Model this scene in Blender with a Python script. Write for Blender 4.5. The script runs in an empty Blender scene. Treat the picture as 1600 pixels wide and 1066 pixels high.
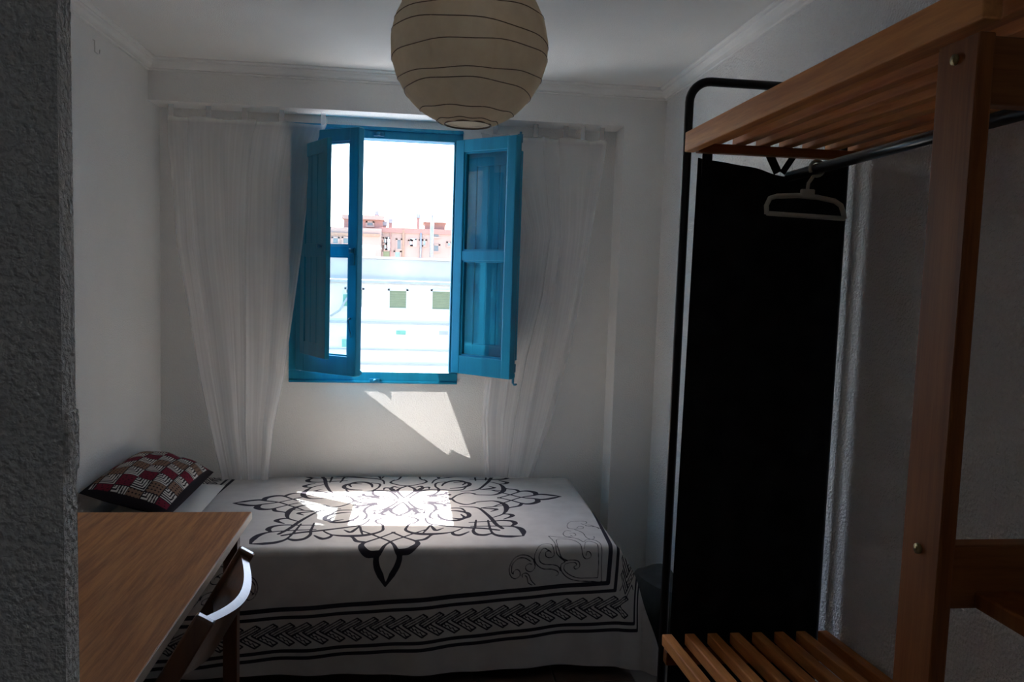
import bpy, bmesh, math, random
import numpy as np
from mathutils import Vector, Matrix, noise as mnoise

random.seed(4)
SC = bpy.context.scene
COL = SC.collection

# ------------------------------------------------------------------ camera
YAW, PITCH, ROLL, FPX, EYE = math.radians(6.96), math.radians(4.73), 0.032, 1241.0, 1.5
FW = Vector((math.sin(YAW)*math.cos(PITCH), math.cos(YAW)*math.cos(PITCH), -math.sin(PITCH)))
R0 = Vector((math.cos(YAW), -math.sin(YAW), 0))
U0 = R0.cross(FW)
RC = R0*math.cos(ROLL) + U0*math.sin(ROLL)
UC = U0*math.cos(ROLL) - R0*math.sin(ROLL)
cam_data = bpy.data.cameras.new('camera')
cam = bpy.data.objects.new('camera', cam_data)
COL.objects.link(cam)
m = Matrix((RC, UC, -FW)).transposed().to_4x4()
m.translation = (0, 0, EYE)
cam.matrix_world = m
cam_data.sensor_width = 36.0
cam_data.lens = FPX/1600*36
cam_data.clip_start = 0.02
cam_data.clip_end = 500
SC.camera = cam

# ------------------------------------------------------------------ light
SKY_STRENGTH, SUN_STRENGTH, HALL_POWER = 1.20, 30.0, 0.85
world = bpy.data.worlds.new('sky')
SC.world = world
world.use_nodes = True
wn = world.node_tree
wn.nodes.clear()
sky = wn.nodes.new('ShaderNodeTexSky')
sky.sky_type = 'NISHITA'
sky.sun_disc = False
sky.sun_elevation = math.radians(62.8)
sky.sun_rotation = 0.0
sky.air_density, sky.dust_density, sky.ozone_density = 1.0, 3.0, 1.0
bg = wn.nodes.new('ShaderNodeBackground')
bg.inputs['Strength'].default_value = SKY_STRENGTH
wo = wn.nodes.new('ShaderNodeOutputWorld')
wn.links.new(sky.outputs[0], bg.inputs['Color'])
wn.links.new(bg.outputs[0], wo.inputs['Surface'])

sd = bpy.data.lights.new('sun', 'SUN')
sd.energy = SUN_STRENGTH
sd.angle = math.radians(0.53)
sd.color = (1.0, 0.96, 0.9)
sun = bpy.data.objects.new('sun', sd)
COL.objects.link(sun)
sun.rotation_euler = Vector((0.0, -1.0, -1.95)).to_track_quat('-Z', 'Y').to_euler()

# added fill light in the unseen hall, brightening faces turned to the camera
hd = bpy.data.lights.new('hall_fill_light', 'POINT')
hd.energy = HALL_POWER
hd.shadow_soft_size = 0.12
hd.color = (0.9, 0.95, 1.0)
hall = bpy.data.objects.new('hall_fill_light', hd)
COL.objects.link(hall)
hall.location = (0.1, -1.0, 2.15)

# added area lamp imitating sun mirrored by the left casement onto the wall below
_r = Vector((2.5, 1.0, -2.7)).normalized()
_d = Vector((.795, 0, -.606))
_x = (_d-_r*_d.dot(_r)).normalized()
_y = (-_r).cross(_x)
if _y.z < 0:
    _x, _y = -_x, -_y
rd = bpy.data.lights.new('mirrored_sun_stand_in', 'AREA')
rd.shape = 'RECTANGLE'
_o = Vector((-.262, 3.86, .936))                     # the beam's lower edge meets the wall along _d from here
_ext = [(Vector((.243, 3.86, .551))-_o), (Vector((.243, 3.86, .945))-_o), Vector((0, 0, 0))]
_xs = [0.0, (Vector((.243, 3.86, .70))-_o).dot(_x)]
_ys = [e.dot(_y) for e in _ext]
rd.size, rd.size_y = max(_xs)-min(_xs), max(_ys)-min(_ys)
rd.spread = math.radians(0.25)
rd.energy = 0.36
rd.color = (1.0, 0.95, 0.9)
_c = _o+_x*(max(_xs)+min(_xs))/2+_y*(max(_ys)+min(_ys))/2-_r*.21
rl = bpy.data.objects.new('mirrored_sun_stand_in', rd)
COL.objects.link(rl)
_m = Matrix((_x, _y, -_r)).transposed().to_4x4()
_m.translation = _c
rl.matrix_world = _m

SC.view_settings.view_transform = 'Standard'
SC.view_settings.look = 'None'
SC.view_settings.gamma = 1.0
SC.view_settings.use_curve_mapping = False
SC.view_settings.exposure = 0.12
SC.cycles.caustics_reflective = False
SC.cycles.caustics_refractive = False
SC.cycles.max_bounces = 12
SC.cycles.diffuse_bounces = 6
SC.cycles.transparent_max_bounces = 24


def at(x, y, Y):
    """point on the photograph's ray through (x, y) at depth Y"""
    d = FW*FPX + RC*(x-800) - UC*(y-533)
    return Vector((0, 0, EYE)) + d*(Y/d.y)


# ------------------------------------------------------------------ materials
MATS = {}


def new_mat(name):
    mt = bpy.data.materials.new(name)
    mt.use_nodes = True
    nt = mt.node_tree
    b = nt.nodes['Principled BSDF']
    MATS[name] = mt
    return mt, nt, b


def coords(nt, scale=(1, 1, 1)):
    tc = nt.nodes.new('ShaderNodeTexCoord')
    mp = nt.nodes.new('ShaderNodeMapping')
    mp.inputs['Scale'].default_value = scale
    nt.links.new(tc.outputs['Object'], mp.inputs['Vector'])
    return mp.outputs[0]


def tex_noise(nt, vec, scale, detail=3, rough=0.5):
    n = nt.nodes.new('ShaderNodeTexNoise')
    n.inputs['Scale'].default_value = scale
    n.inputs['Detail'].default_value = detail
    n.inputs['Roughness'].default_value = rough
    nt.links.new(vec, n.inputs['Vector'])
    return n.outputs[0]


def ramp(nt, fac, stops):
    r = nt.nodes.new('ShaderNodeValToRGB')
    el = r.color_ramp.elements
    while len(el) < len(stops):
        el.new(0.5)
    for e, (p, c) in zip(el, stops):
        e.position = p
        e.color = (*c, 1)
    nt.links.new(fac, r.inputs[0])
    return r.outputs[0]


def bump(nt, b, h, strength, dist):
    bp = nt.nodes.new('ShaderNodeBump')
    bp.inputs['Strength'].default_value = strength
    bp.inputs['Distance'].default_value = dist
    nt.links.new(h, bp.inputs['Height'])
    nt.links.new(bp.outputs[0], b.inputs['Normal'])


def plain(name, col, rough=0.6, metal=0.0, var=0.12, vscale=8.0, spec=0.5):
    mt, nt, b = new_mat(name)
    v = coords(nt)
    n = tex_noise(nt, v, vscale, 4)
    lo = tuple(c*(1-var) for c in col)
    hi = tuple(min(1, c*(1+var)) for c in col)
    nt.links.new(ramp(nt, n, [(0.3, lo), (0.7, hi)]), b.inputs['Base Color'])
    b.inputs['Roughness'].default_value = rough
    b.inputs['Metallic'].default_value = metal
    b.inputs['Specular IOR Level'].default_value = spec
    return mt


def plaster(name, col, bscale, bstrength, bdist):
    mt, nt, b = new_mat(name)
    v = coords(nt)
    n = tex_noise(nt, v, 2.5, 4)
    lo = tuple(c*0.95 for c in col)
    nt.links.new(ramp(nt, n, [(0.3, lo), (0.7, col)]), b.inputs['Base Color'])
    b.inputs['Roughness'].default_value = 0.75
    b.inputs['Specular IOR Level'].default_value = 0.25
    g = tex_noise(nt, v, bscale, 2, 0.5)
    r = ramp(nt, g, [(0.35, (0, 0, 0)), (0.70, (1, 1, 1))])
    bump(nt, b, r, bstrength, bdist)
    return mt


def wood(name, c_dark, c_light, axis, rough=0.45, ring=26.0, coat=0.0, spec=0.4):
    mt, nt, b = new_mat(name)
    sc = [1, 1, 1]
    sc['xyz'.index(axis)] = 0.06
    v = coords(nt, tuple(sc))
    n1 = tex_noise(nt, v, ring, 4, 0.55)
    n2 = tex_noise(nt, v, ring*7, 3, 0.6)
    mx = nt.nodes.new('ShaderNodeMath')
    mx.operation = 'MULTIPLY_ADD'
    mx.inputs[1].default_value = 0.35
    nt.links.new(n2, mx.inputs[0])
    nt.links.new(n1, mx.inputs[2])
    nt.links.new(ramp(nt, mx.outputs[0], [(0.5, c_dark), (0.85, c_light)]), b.inputs['Base Color'])
    b.inputs['Roughness'].default_value = rough
    b.inputs['Specular IOR Level'].default_value = spec
    b.inputs['Coat Weight'].default_value = coat
    b.inputs['Coat Roughness'].default_value = 0.12
    bump(nt, b, n2, 0.08, 0.002)
    return mt


plaster('wall_paint', (0.87, 0.86, 0.84), 150, 0.45, 0.0025)
plaster('wall_paint_coarse', (0.87, 0.86, 0.845), 130, 0.9, 0.005)
plaster('ceiling_paint', (0.86, 0.85, 0.825), 260, 0.35, 0.002)
plain('cornice_plaster', (0.87, 0.86, 0.84), 0.6, var=0.03)
wood('blue_paint', (0.005, 0.19, 0.33), (0.008, 0.25, 0.42), 'z', 0.38, 20)
plain('latch_blue', (0.008, 0.15, 0.28), 0.35, 0.1)
wood('oak_desk', (0.30, 0.11, 0.036), (0.56, 0.24, 0.08), 'y', 0.5, 75, 0.0, 0.25)
plain('desk_edge', (0.55, 0.45, 0.36), 0.45)
wood('chair_wood', (0.085, 0.032, 0.014), (0.15, 0.06, 0.025), 'z', 0.30, 30, 0.5)
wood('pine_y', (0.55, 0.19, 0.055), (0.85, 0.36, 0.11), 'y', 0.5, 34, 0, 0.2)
wood('pine_x_shaded', (0.20, 0.06, 0.015), (0.34, 0.115, 0.03), 'x', 0.5, 34, 0, 0.2)  # same pine as the slats, darkened to put the cross rails' shade into the colour
wood('pine_z_shaded', (0.20, 0.055, 0.012), (0.34, 0.105, 0.024), 'z', 0.5, 34, 0, 0.2)  # darker copy of the pine, shade on posts and shelf boards painted in
plain('black_metal', (0.012, 0.012, 0.014), 0.4, 0.3)
plain('rail_metal', (0.10, 0.11, 0.12), 0.28, 0.9)
plain('brass', (0.30, 0.22, 0.10), 0.35, 0.9)
plain('black_cloth', (0.012, 0.012, 0.013), 0.9, var=0.5, vscale=14, spec=0.15)
plain('hanger_plastic', (0.47, 0.44, 0.36), 0.5)
plain('white_cotton', (0.72, 0.69, 0.64), 0.9, var=0.05, spec=0.1)
plain('mattress_ticking', (0.5, 0.48, 0.45), 0.9)
plain('bag_fabric', (0.028, 0.034, 0.033), 0.85, var=0.35, vscale=20)
plain('wire', (0.16, 0.11, 0.08), 0.6, 0.0)
plain('cord_white', (0.7, 0.7, 0.68), 0.5)
plain('tile_floor', (0.09, 0.055, 0.04), 0.45, var=0.25, vscale=5)
plain('grout', (0.2, 0.18, 0.16), 0.9)
plain('facade_white', (0.66, 0.66, 0.63), 0.9, var=0.05, vscale=0.8)
plain('facade_ledge', (0.36, 0.385, 0.375), 0.9, var=0.1, vscale=2)
plain('parapet_grey', (0.47, 0.475, 0.455), 0.9, var=0.16, vscale=0.9)
plain('blind_green', (0.20, 0.23, 0.13), 0.8, var=0.06)
plain('vent_green', (0.16, 0.38, 0.28), 0.8)
plain('brick_pink', (0.36, 0.255, 0.215), 0.9, var=0.07, vscale=0.6)
plain('brick_band', (0.31, 0.20, 0.14), 0.9)
plain('brick_red', (0.34, 0.185, 0.155), 0.9, var=0.07, vscale=0.6)
plain('roof_slab', (0.33, 0.28, 0.28), 0.9)
plain('far_glass', (0.13, 0.16, 0.17), 0.5)
plain('far_blind', (0.21, 0.30, 0.29), 0.7)
plain('far_white', (0.62, 0.66, 0.66), 0.7)
plain('mast_metal', (0.25, 0.27, 0.30), 0.5)
plain('street', (0.35, 0.34, 0.33), 0.9)
plain('tree_leaf', (0.10, 0.2, 0.07), 0.8)

# glass pane: passes light straight through and mirrors a little
mt, nt, b = new_mat('glass')
nt.nodes.remove(b)
tr = nt.nodes.new('ShaderNodeBsdfTransparent')
tr.inputs[0].default_value = (0.93, 0.97, 0.97, 1)
gl = nt.nodes.new('ShaderNodeBsdfGlossy')
gl.inputs['Roughness'].default_value = 0.02
lw = nt.nodes.new('ShaderNodeLayerWeight')
lw.inputs['Blend'].default_value = 0.5
pw = nt.nodes.new('ShaderNodeMath')
pw.operation = 'POWER'
pw.inputs[1].default_value = 4.0
nt.links.new(lw.outputs['Facing'], pw.inputs[0])
fr = nt.nodes.new('ShaderNodeMath')
fr.operation = 'MULTIPLY_ADD'
fr.inputs[1].default_value = 0.85
fr.inputs[2].default_value = 0.05
nt.links.new(pw.outputs[0], fr.inputs[0])
mix = nt.nodes.new('ShaderNodeMixShader')
nt.links.new(fr.outputs[0], mix.inputs[0])
nt.links.new(tr.outputs[0], mix.inputs[1])
nt.links.new(gl.outputs[0], mix.inputs[2])
nt.links.new(mix.outputs[0], nt.nodes['Material Output'].inputs[0])

# sheer curtain: thread density varies along the cloth
mt, nt, b = new_mat('sheer')
nt.nodes.remove(b)
tr = nt.nodes.new('ShaderNodeBsdfTransparent')
df = nt.nodes.new('ShaderNodeBsdfDiffuse')
df.inputs[0].default_value = (0.93, 0.92, 0.93, 1)
tl = nt.nodes.new('ShaderNodeBsdfTranslucent')
tl.inputs[0].default_value = (0.93, 0.92, 0.93, 1)
m1 = nt.nodes.new('ShaderNodeMixShader')
m1.inputs[0].default_value = 0.4
nt.links.new(df.outputs[0], m1.inputs[1])
nt.links.new(tl.outputs[0], m1.inputs[2])
at_n = nt.nodes.new('ShaderNodeAttribute')
at_n.attribute_name = 'weave'
m2 = nt.nodes.new('ShaderNodeMixShader')
nt.links.new(at_n.outputs['Fac'], m2.inputs[0])
nt.links.new(tr.outputs[0], m2.inputs[1])
nt.links.new(m1.outputs[0], m2.inputs[2])
nt.links.new(m2.outputs[0], nt.nodes['Material Output'].inputs[0])

# lantern paper
mt, nt, b = new_mat('lantern_paper')
nt.nodes.remove(b)
v = coords(nt)
pc = ramp(nt, tex_noise(nt, v, 30, 5, 0.6), [(0.3, (0.86, 0.76, 0.62)), (0.7, (0.93, 0.84, 0.70))])
df = nt.nodes.new('ShaderNodeBsdfDiffuse')
tl = nt.nodes.new('ShaderNodeBsdfTranslucent')
nt.links.new(pc, df.inputs[0])
nt.links.new(pc, tl.inputs[0])
m1 = nt.nodes.new('ShaderNodeMixShader')
m1.inputs[0].default_value = 0.62
nt.links.new(df.outputs[0], m1.inputs[1])
nt.links.new(tl.outputs[0], m1.inputs[2])
nt.links.new(m1.outputs[0], nt.nodes['Material Output'].inputs[0])

# printed cotton: ink where the stored distance to the drawn line is negative
mt, nt, b = new_mat('printed_cotton')
an = nt.nodes.new('ShaderNodeAttribute')
an.attribute_name = 'ink'
mr = nt.nodes.new('ShaderNodeMapRange')
mr.inputs['From Min'].default_value = -0.0006
mr.inputs['From Max'].default_value = 0.0006
nt.links.new(an.outputs['Fac'], mr.inputs['Value'])
v = coords(nt)
base = ramp(nt, tex_noise(nt, v, 14, 4), [(0.3, (0.55, 0.52, 0.495)), (0.7, (0.63, 0.60, 0.57))])
mc = nt.nodes.new('ShaderNodeMix')
mc.data_type = 'RGBA'
nt.links.new(mr.outputs[0], mc.inputs[0])
mc.inputs[6].default_value = (0.036, 0.033, 0.043, 1)
nt.links.new(base, mc.inputs[7])
nt.links.new(mc.outputs[2], b.inputs['Base Color'])
b.inputs['Roughness'].default_value = 0.9
b.inputs['Specular IOR Level'].default_value = 0.1
bump(nt, b, tex_noise(nt, v, 60, 3), 0.15, 0.003)

# patchwork pillowcase: colours stored per vertex
mt, nt, b = new_mat('patchwork')
an = nt.nodes.new('ShaderNodeAttribute')
an.attribute_name = 'patch'
nt.links.new(an.outputs['Color'], b.inputs['Base Color'])
b.inputs['Roughness'].default_value = 0.9
b.inputs['Specular IOR Level'].default_value = 0.1


# ------------------------------------------------------------------ mesh helpers
class MB:
    def __init__(self):
        self.v, self.f, self.s = [], [], []

    def raw(self, vs, fs, smooth=False):
        o = len(self.v)
        self.v += [tuple(p) for p in vs]
        self.f += [tuple(i+o for i in f) for f in fs]
        self.s += [smooth]*len(fs)
        return self

    def box(self, x0, x1, y0, y1, z0, z1, M=None, bev=0.0):
        if bev > 0:
            bm = bmesh.new()
            bmesh.ops.create_cube(bm, size=1)
            for q in bm.verts:
                q.co = Vector(((x0+x1)/2+q.co.x*(x1-x0), (y0+y1)/2+q.co.y*(y1-y0), (z0+z1)/2+q.co.z*(z1-z0)))
            bmesh.ops.bevel(bm, geom=bm.edges[:], offset=bev, segments=2, profile=0.5, affect='EDGES')
            bm.verts.index_update()
            vs = [q.co.copy() for q in bm.verts]
            fs = [[q.index for q in f.verts] for f in bm.faces]
            bm.free()
        else:
            vs = [Vector((x, y, z)) for z in (z0, z1) for y in (y0, y1) for x in (x0, x1)]
            fs = [(0, 2, 3, 1), (4, 5, 7, 6), (0, 1, 5, 4), (2, 6, 7, 3), (0, 4, 6, 2), (1, 3, 7, 5)]
        if M is not None:
            vs = [M @ p for p in vs]
        return self.raw(vs, fs)

    def tube(self, pts, r, seg=10, closed=False):
        pts = [Vector(p) for p in pts]
        n = len(pts)
        rings = []
        up = None
        for i, p in enumerate(pts):
            a = pts[i-1] if (i or closed) else pts[0]
            c = pts[(i+1) % n] if (i < n-1 or closed) else pts[-1]
            t = (c-a).normalized()
            if up is None:
                up = t.orthogonal().normalized()
            up = (up - t*up.dot(t)).normalized()
            w = t.cross(up)
            rr = r[i] if isinstance(r, (list, tuple)) else r
            rings.append([p + (up*math.cos(k*2*math.pi/seg) + w*math.sin(k*2*math.pi/seg))*rr for k in range(seg)])
        vs = [q for rg in rings for q in rg]
        fs = []
        for i in range(n if closed else n-1):
            j = (i+1) % n
            for k in range(seg):
                l = (k+1) % seg
                fs.append((i*seg+k, i*seg+l, j*seg+l, j*seg+k))
        if not closed:
            fs.append(tuple(reversed(range(seg))))
            fs.append(tuple((n-1)*seg+k for k in range(seg)))
        return self.raw(vs, fs, True)

    def prism(self, prof, axis, a, b_):
        """polygon prof [(p,q)] extruded along axis from a to b_"""
        def P(p, q, t):
            return {'x': (t, p, q), 'y': (p, t, q), 'z': (p, q, t)}[axis]
        n = len(prof)
        vs = [P(p, q, a) for p, q in prof] + [P(p, q, b_) for p, q in prof]
        fs = [(i, (i+1) % n, n+(i+1) % n, n+i) for i in range(n)]
        fs += [tuple(reversed(range(n))), tuple(range(n, 2*n))]
        return self.raw(vs, fs)

    def grid(self, P, nu, nv, smooth=True):
        vs = [P(i, j) for j in range(nv) for i in range(nu)]
        fs = [(j*nu+i, j*nu+i+1, (j+1)*nu+i+1, (j+1)*nu+i) for j in range(nv-1) for i in range(nu-1)]
        return self.raw(vs, fs, smooth)

    def build(self, name, mat, parent=None, origin=None):
        me = bpy.data.meshes.new(name)
        o = Vector(origin) if origin else Vector((0, 0, 0))
        me.from_pydata([tuple(Vector(p)-o) for p in self.v], [], self.f)
        me.polygons.foreach_set('use_smooth', self.s)
        bm = bmesh.new()
        bm.from_mesh(me)
        bmesh.ops.recalc_face_normals(bm, faces=bm.faces)
        bm.to_mesh(me)
        bm.free()
        me.materials.append(MATS[mat])
        ob = bpy.data.objects.new(name, me)
        COL.objects.link(ob)
        ob.location = o
        if parent is not None:
            ob.parent = parent
            ob.matrix_parent_inverse = Matrix.Translation(-parent_world(parent))
        return ob


def parent_world(p):
    w = Vector((0, 0, 0))
    while p is not None:
        w = w + Vector(p.location)
        if p.parent is not None:
            w = w - parent_world(p.parent) if False else w
            break
        p = p.parent
    return w


def tag(o, label=None, cat=None, group=None, kind=None):
    for k, v_ in (('label', label), ('category', cat), ('group', group), ('kind', kind)):
        if v_:
            o[k] = v_
    return o


def thing(name, label, cat, loc, group=None):
    o = bpy.data.objects.new(name, None)
    COL.objects.link(o)
    o.location = loc
    o.empty_display_size = 0.1
    return tag(o, label, cat, group)


def struct(ob, label=None):
    return tag(ob, label, None, None, 'structure')


def B(*a, **k):
    return MB().box(*a, **k)


# ------------------------------------------------------------------ room shell
XL, XR, YV, YN, YO, ZC = -1.18, 1.148, 3.70, 3.86, 3.94, 2.388
WX0, WX1, WZ0, WZ1 = -0.595, 0.206, 0.96, 2.17      # window frame, outer edges
XN = 0.95                                           # right end of the window recess
HX0, HY0, YP = -1.6, -1.8, 0.85                     # hall side wall, hall end wall, partition

struct(B(HX0-.1, XR+.1, HY0-.1, YO, -0.12, -0.012).build('floor', 'grout'), 'dark tiled floor of the bedroom')
fl = bpy.data.objects['floor']
tile = None
for i in range(9):
    for j in range(18):
        x0, y0 = HX0+.005+i*0.306, HY0+j*0.306
        if x0+0.3 > XR or y0+0.3 > YN:
            continue
        if tile is None:
            tile = MB().box(0, .3, 0, .3, -.012, 0, bev=.003).build('tile', 'tile_floor', fl)
            tile.location = (x0, y0, 0)
        else:
            c = tile.copy()
            COL.objects.link(c)
            c.location = (x0, y0, 0)
struct(B(HX0-.1, XR+.1, HY0-.1, YO, ZC, ZC+.1).build('ceiling', 'ceiling_paint'), 'pale stippled plaster ceiling')
struct(B(XL-.1, XL, YP+.08, YO, 0, ZC).build('wall_left', 'wall_paint'), 'white textured plaster wall beside the bed head')
struct(B(XR, XR+.1, HY0, YO, 0, ZC).build('wall_right', 'wall_paint_coarse'), 'white textured plaster wall behind the clothes rack')
w = MB()
w.box(XL, WX0+.02, YN, YO, 0, ZC)
w.box(WX1-.02, XR, YN, YO, 0, ZC)
w.box(WX0+.02, WX1-.02, YN, YO, 0, WZ0+.02)
w.box(WX0+.02, WX1-.02, YN, YO, WZ1-.02, ZC)
w.box(XN, XR, YV, YN, 0, ZC)                       # pier right of the recess
w.box(XL, XN, YV, YN, 2.212, ZC)                   # beam over the recess
wb = struct(w.build('wall_back', 'wall_paint'), 'white window wall with a shallow curtain recess')
struct(B(HX0, -0.375, YP+.045, YP+.08, 0, ZC).build('wall_front', 'wall_paint_coarse'), 'textured wall end beside the doorway')
struct(B(HX0-.1, HX0, HY0, YP, 0, ZC).build('wall_hall', 'wall_paint_coarse'), 'hall side wall')
struct(B(HX0, XR, HY0-.1, HY0, 0, ZC).build('wall_hall_end', 'wall_paint_coarse'), 'hall end wall')
# door latch keeper on the wall end, nail plates on the recess corner
MB().box(-.378, -.371, YP+.05, YP+.081, 1.268, 1.336, bev=.003).build('latch_keeper', 'wall_paint_coarse', bpy.data.objects['wall_front'])
for (qx, qy0, qy1) in ((978, 224, 250), (970, 342, 366), (966, 466, 492), (956, 694, 720)):
    p0, p1 = at(qx, qy1, YV), at(qx, qy0, YV)
    MB().box(XN+.004, XN+.019, YV-.003, YV+.001, p0.z, p1.z, bev=.001).build('corner_patch', 'wall_paint', wb)


def cornice(name, axis, a, b_, wall, sgn):
    h, e = .050, .048
    prof = [(0, -h), (.009, -h), (.011, -h+.005), (.008, -h+.008), (.014, -h+.010), (.022, -h+.014), (.028, -h+.022), (.030, -h+.030), (.034, -h+.034), (.034, -.011), (e-.004, -.009), (e, -.005), (e, 0), (0, 0)]
    pr = [(wall+sgn*p, ZC+q) for p, q in prof]
    o = MB().prism(pr, axis, a, b_).build(name, 'cornice_plaster')
    return struct(o, 'white moulded plaster cornice')


cornice('trim_1', 'y', YP+.08, YV, XL, 1)
cornice('trim_2', 'x', XL, XR, YV, -1)
cornice('trim_3', 'y', HY0, YV, XR, -1)
# wire hook on the left wall
hk = MB().tube([(XL-.002, 3.11, 2.30), (XL+.006, 3.11, 2.298), (XL+.007, 3.11, 2.258), (XL+.012, 3.12, 2.253), (XL+.014, 3.135, 2.256), (XL+.014, 3.137, 2.272)], .002, 8)
tag(hk.build('wall_hook', 'cord_white'), 'small bent wire hook high on the left wall', 'hook')

# ------------------------------------------------------------------ window
win = struct(thing('window_1', 'blue painted wooden window with two open casements', None, (-.195, YN, WZ0)))
fy0, fy1, ft = YN-.010, YO-.006, .05
MB().box(WX0, WX0+ft, fy0, fy1, WZ0+ft+.006, WZ1-ft, bev=.002).build('frame_stile', 'blue_paint', win)
MB().box(WX1-ft+.008, WX1, fy0, fy1, WZ0+ft+.006, WZ1-ft, bev=.002).build('frame_stile', 'blue_paint', win)
MB().box(WX0, WX1, fy0, fy1, WZ1-ft, WZ1, bev=.004).box(WX0, WX1, fy0-.012, fy0+.004, WZ1-.012, WZ1+.004, bev=.003).build('frame_head', 'blue_paint', win)
MB().box(WX0, WX1, fy0, fy1, WZ0, WZ0+ft+.006, bev=.004).box(WX0, WX1, fy0-.006, fy0+.004, WZ0, WZ0+.012, bev=.003).build('frame_sill', 'blue_paint', win)
for zz in (WZ0+.014, WZ1-.03):
    MB().box(-.215, -.165, fy0-.012, fy0, zz-.010, zz+.010, bev=.003).tube([(-.19, fy0-.02, zz), (-.19, fy0, zz)], .009, 12).build('bolt_keeper', 'latch_blue', win)


def frame2d(o, d, n):
    """local frame: x along the leaf from the hinge, y = thickness, z up"""
    M = Matrix((Vector((d[0], d[1], 0)), Vector((n[0], n[1], 0)), Vector((0, 0, 1)))).transposed().to_4x4()
    M.translation = Vector((o[0], o[1], 0))
    return M


def casement(hinge, free, side):
    d = (Vector(free)-Vector(hinge)).to_2d()
    wd = d.length
    d.normalize()
    n = Vector((-d.y, d.x))
    if n.y < 0:
        n = -n                                   # n points to the street side for the left leaf
    M = frame2d(hinge, d, n)
    z0, z1, st, t = 1.020, 2.130, .052, .038
    pn = [(1.108, 1.563), (1.608, 2.072)]
    mb = MB()
    mb.box(0, st, 0, t, z0, z1, M, .004)
    mb.box(wd-st, wd, 0, t, z0, z1, M, .004)
    mb.box(st-.002, wd-st+.002, .001, t-.001, z0, pn[0][0], M, .003)
    mb.box(st-.002, wd-st+.002, .001, t-.001, pn[1][1], z1, M, .003)
    mb.box(st-.002, wd-st+.002, .003, t-.003, pn[0][1], pn[1][0], M, .003)
    for (a, c) in pn:                            # glazing bead
        for yb in (t-.006, ):
            mb.box(st, st+.008, .008, t-.008, a, c, M)
            mb.box(wd-st-.008, wd-st, .008, t-.008, a, c, M)
            mb.box(st, wd-st, .008, t-.008, a, a+.008, M)
            mb.box(st, wd-st, .008, t-.008, c-.008, c, M)
    mb.box(.004, wd-.004, t-.004, t+.014, z0+.004, z0+.026, M, .004)     # weather bar
    c_ = mb.build('casement', 'blue_paint', win)
    c_['label'] = 'left blue casement swung a little into the room' if side < 0 else 'right blue casement folded back against the recess'
    for (a, c) in pn:
        MB().box(st+.004, wd-st-.004, t/2-.002, t/2+.002, a+.004, c-.004, M).build('pane', 'glass', c_)
    return c_, M, wd, t


cl, ML, wl, tk = casement((-.562, 3.826), (-.266, 3.612), -1)
cr, MR, wr, _ = casement((.172, 3.845), (.432, 3.600), 1)
# latch furniture on the left casement's closing stile (room side is -y in the leaf frame)
lm = MB()
lm.box(wl-.040, wl-.012, -.006, 0, 1.52, 1.60, ML, .003)
lm.box(wl-.034, wl-.018, -.022, -.004, 1.575, 1.595, ML, .004)
lm.build('lock_plate', 'latch_blue', cl)
lm = MB()
lm.tube([ML @ Vector((wl-.028, -.004, 1.285)), ML @ Vector((wl-.036, -.014, 1.275)), ML @ Vector((wl-.028, -.016, 1.255)), ML @ Vector((wl-.032, -.010, 1.235)), ML @ Vector((wl-.022, -.012, 1.215)), ML @ Vector((wl-.028, -.004, 1.200))], .0045, 8)
lm.build('catch', 'latch_blue', cl)
# espagnolette rod on the right casement's far face
rm = MB()
rm.tube([MR @ Vector((wr-.012, tk+.008, 1.000)), MR @ Vector((wr-.012, tk+.008, 2.150))], .006, 8)
rm.tube([MR @ Vector((wr-.012, tk+.008, 1.000)), MR @ Vector((wr-.004, tk+.008, .992)), MR @ Vector((wr+.008, tk+.008, .996))], .005, 8)
rm.box(wr-.026, wr-.002, tk, tk+.014, 2.10, 2.14, MR, .002)
rm.box(wr-.026, wr-.002, tk, tk+.014, 1.05, 1.09, MR, .002)
rm.build('bolt_rod', 'latch_blue', cr)


def shutter(hinge, free, lab):
    d = (Vector(free)-Vector(hinge)).to_2d()
    wd = d.length
    d.normalize()
    n = Vector((-d.y, d.x))
    if n.y < 0:
        n = -n
    M = frame2d(hinge, d, n)
    z0, z1, t, st = 1.105, 2.066, .022, .05
    mb = MB()
    mb.box(0, st, 0, t, z0, z1, M, .003)
    mb.box(wd-st, wd, 0, t, z0, z1, M, .003)
    for (a, c) in ((z0, z0+.06), (1.555, 1.615), (z1-.06, z1)):
        mb.box(st-.002, wd-st+.002, .001, t-.001, a, c, M, .002)
    s_ = mb.build('shutter', 'blue_paint', win)
    s_['label'] = lab
    for (a, c) in ((z0+.06, 1.555), (1.615, z1-.06)):
        k = 3
        bw = (wd-2*st)/k
        for q in range(k):
            MB().box(st+q*bw+.0008, st+(q+1)*bw-.0008, .006, t-.006, a-.004, c+.004, M, .0025).build('board', 'blue_paint', s_)
    return s_, M, wd, t


sl, MSL, wsl, ts = shutter((-.540, 3.808), (-.394, 3.540), 'inner blue shutter standing open before the left casement')
sr, MSR, wsr, _ = shutter((.232, 3.826), (.458, 3.640), 'inner blue shutter folded behind the right casement')
MB().tube([MSL @ Vector((wsl-.05, 0, 1.60)), MSL @ Vector((wsl-.05, -.02, 1.60))], [.006, .010], 12).build('knob', 'latch_blue', sl)
MB().tube([MSR @ Vector((wsr-.02, ts, 1.585)), MSR @ Vector((wsr-.02, ts+.018, 1.585))], [.006, .010], 12).build('knob', 'latch_blue', sr)

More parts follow.
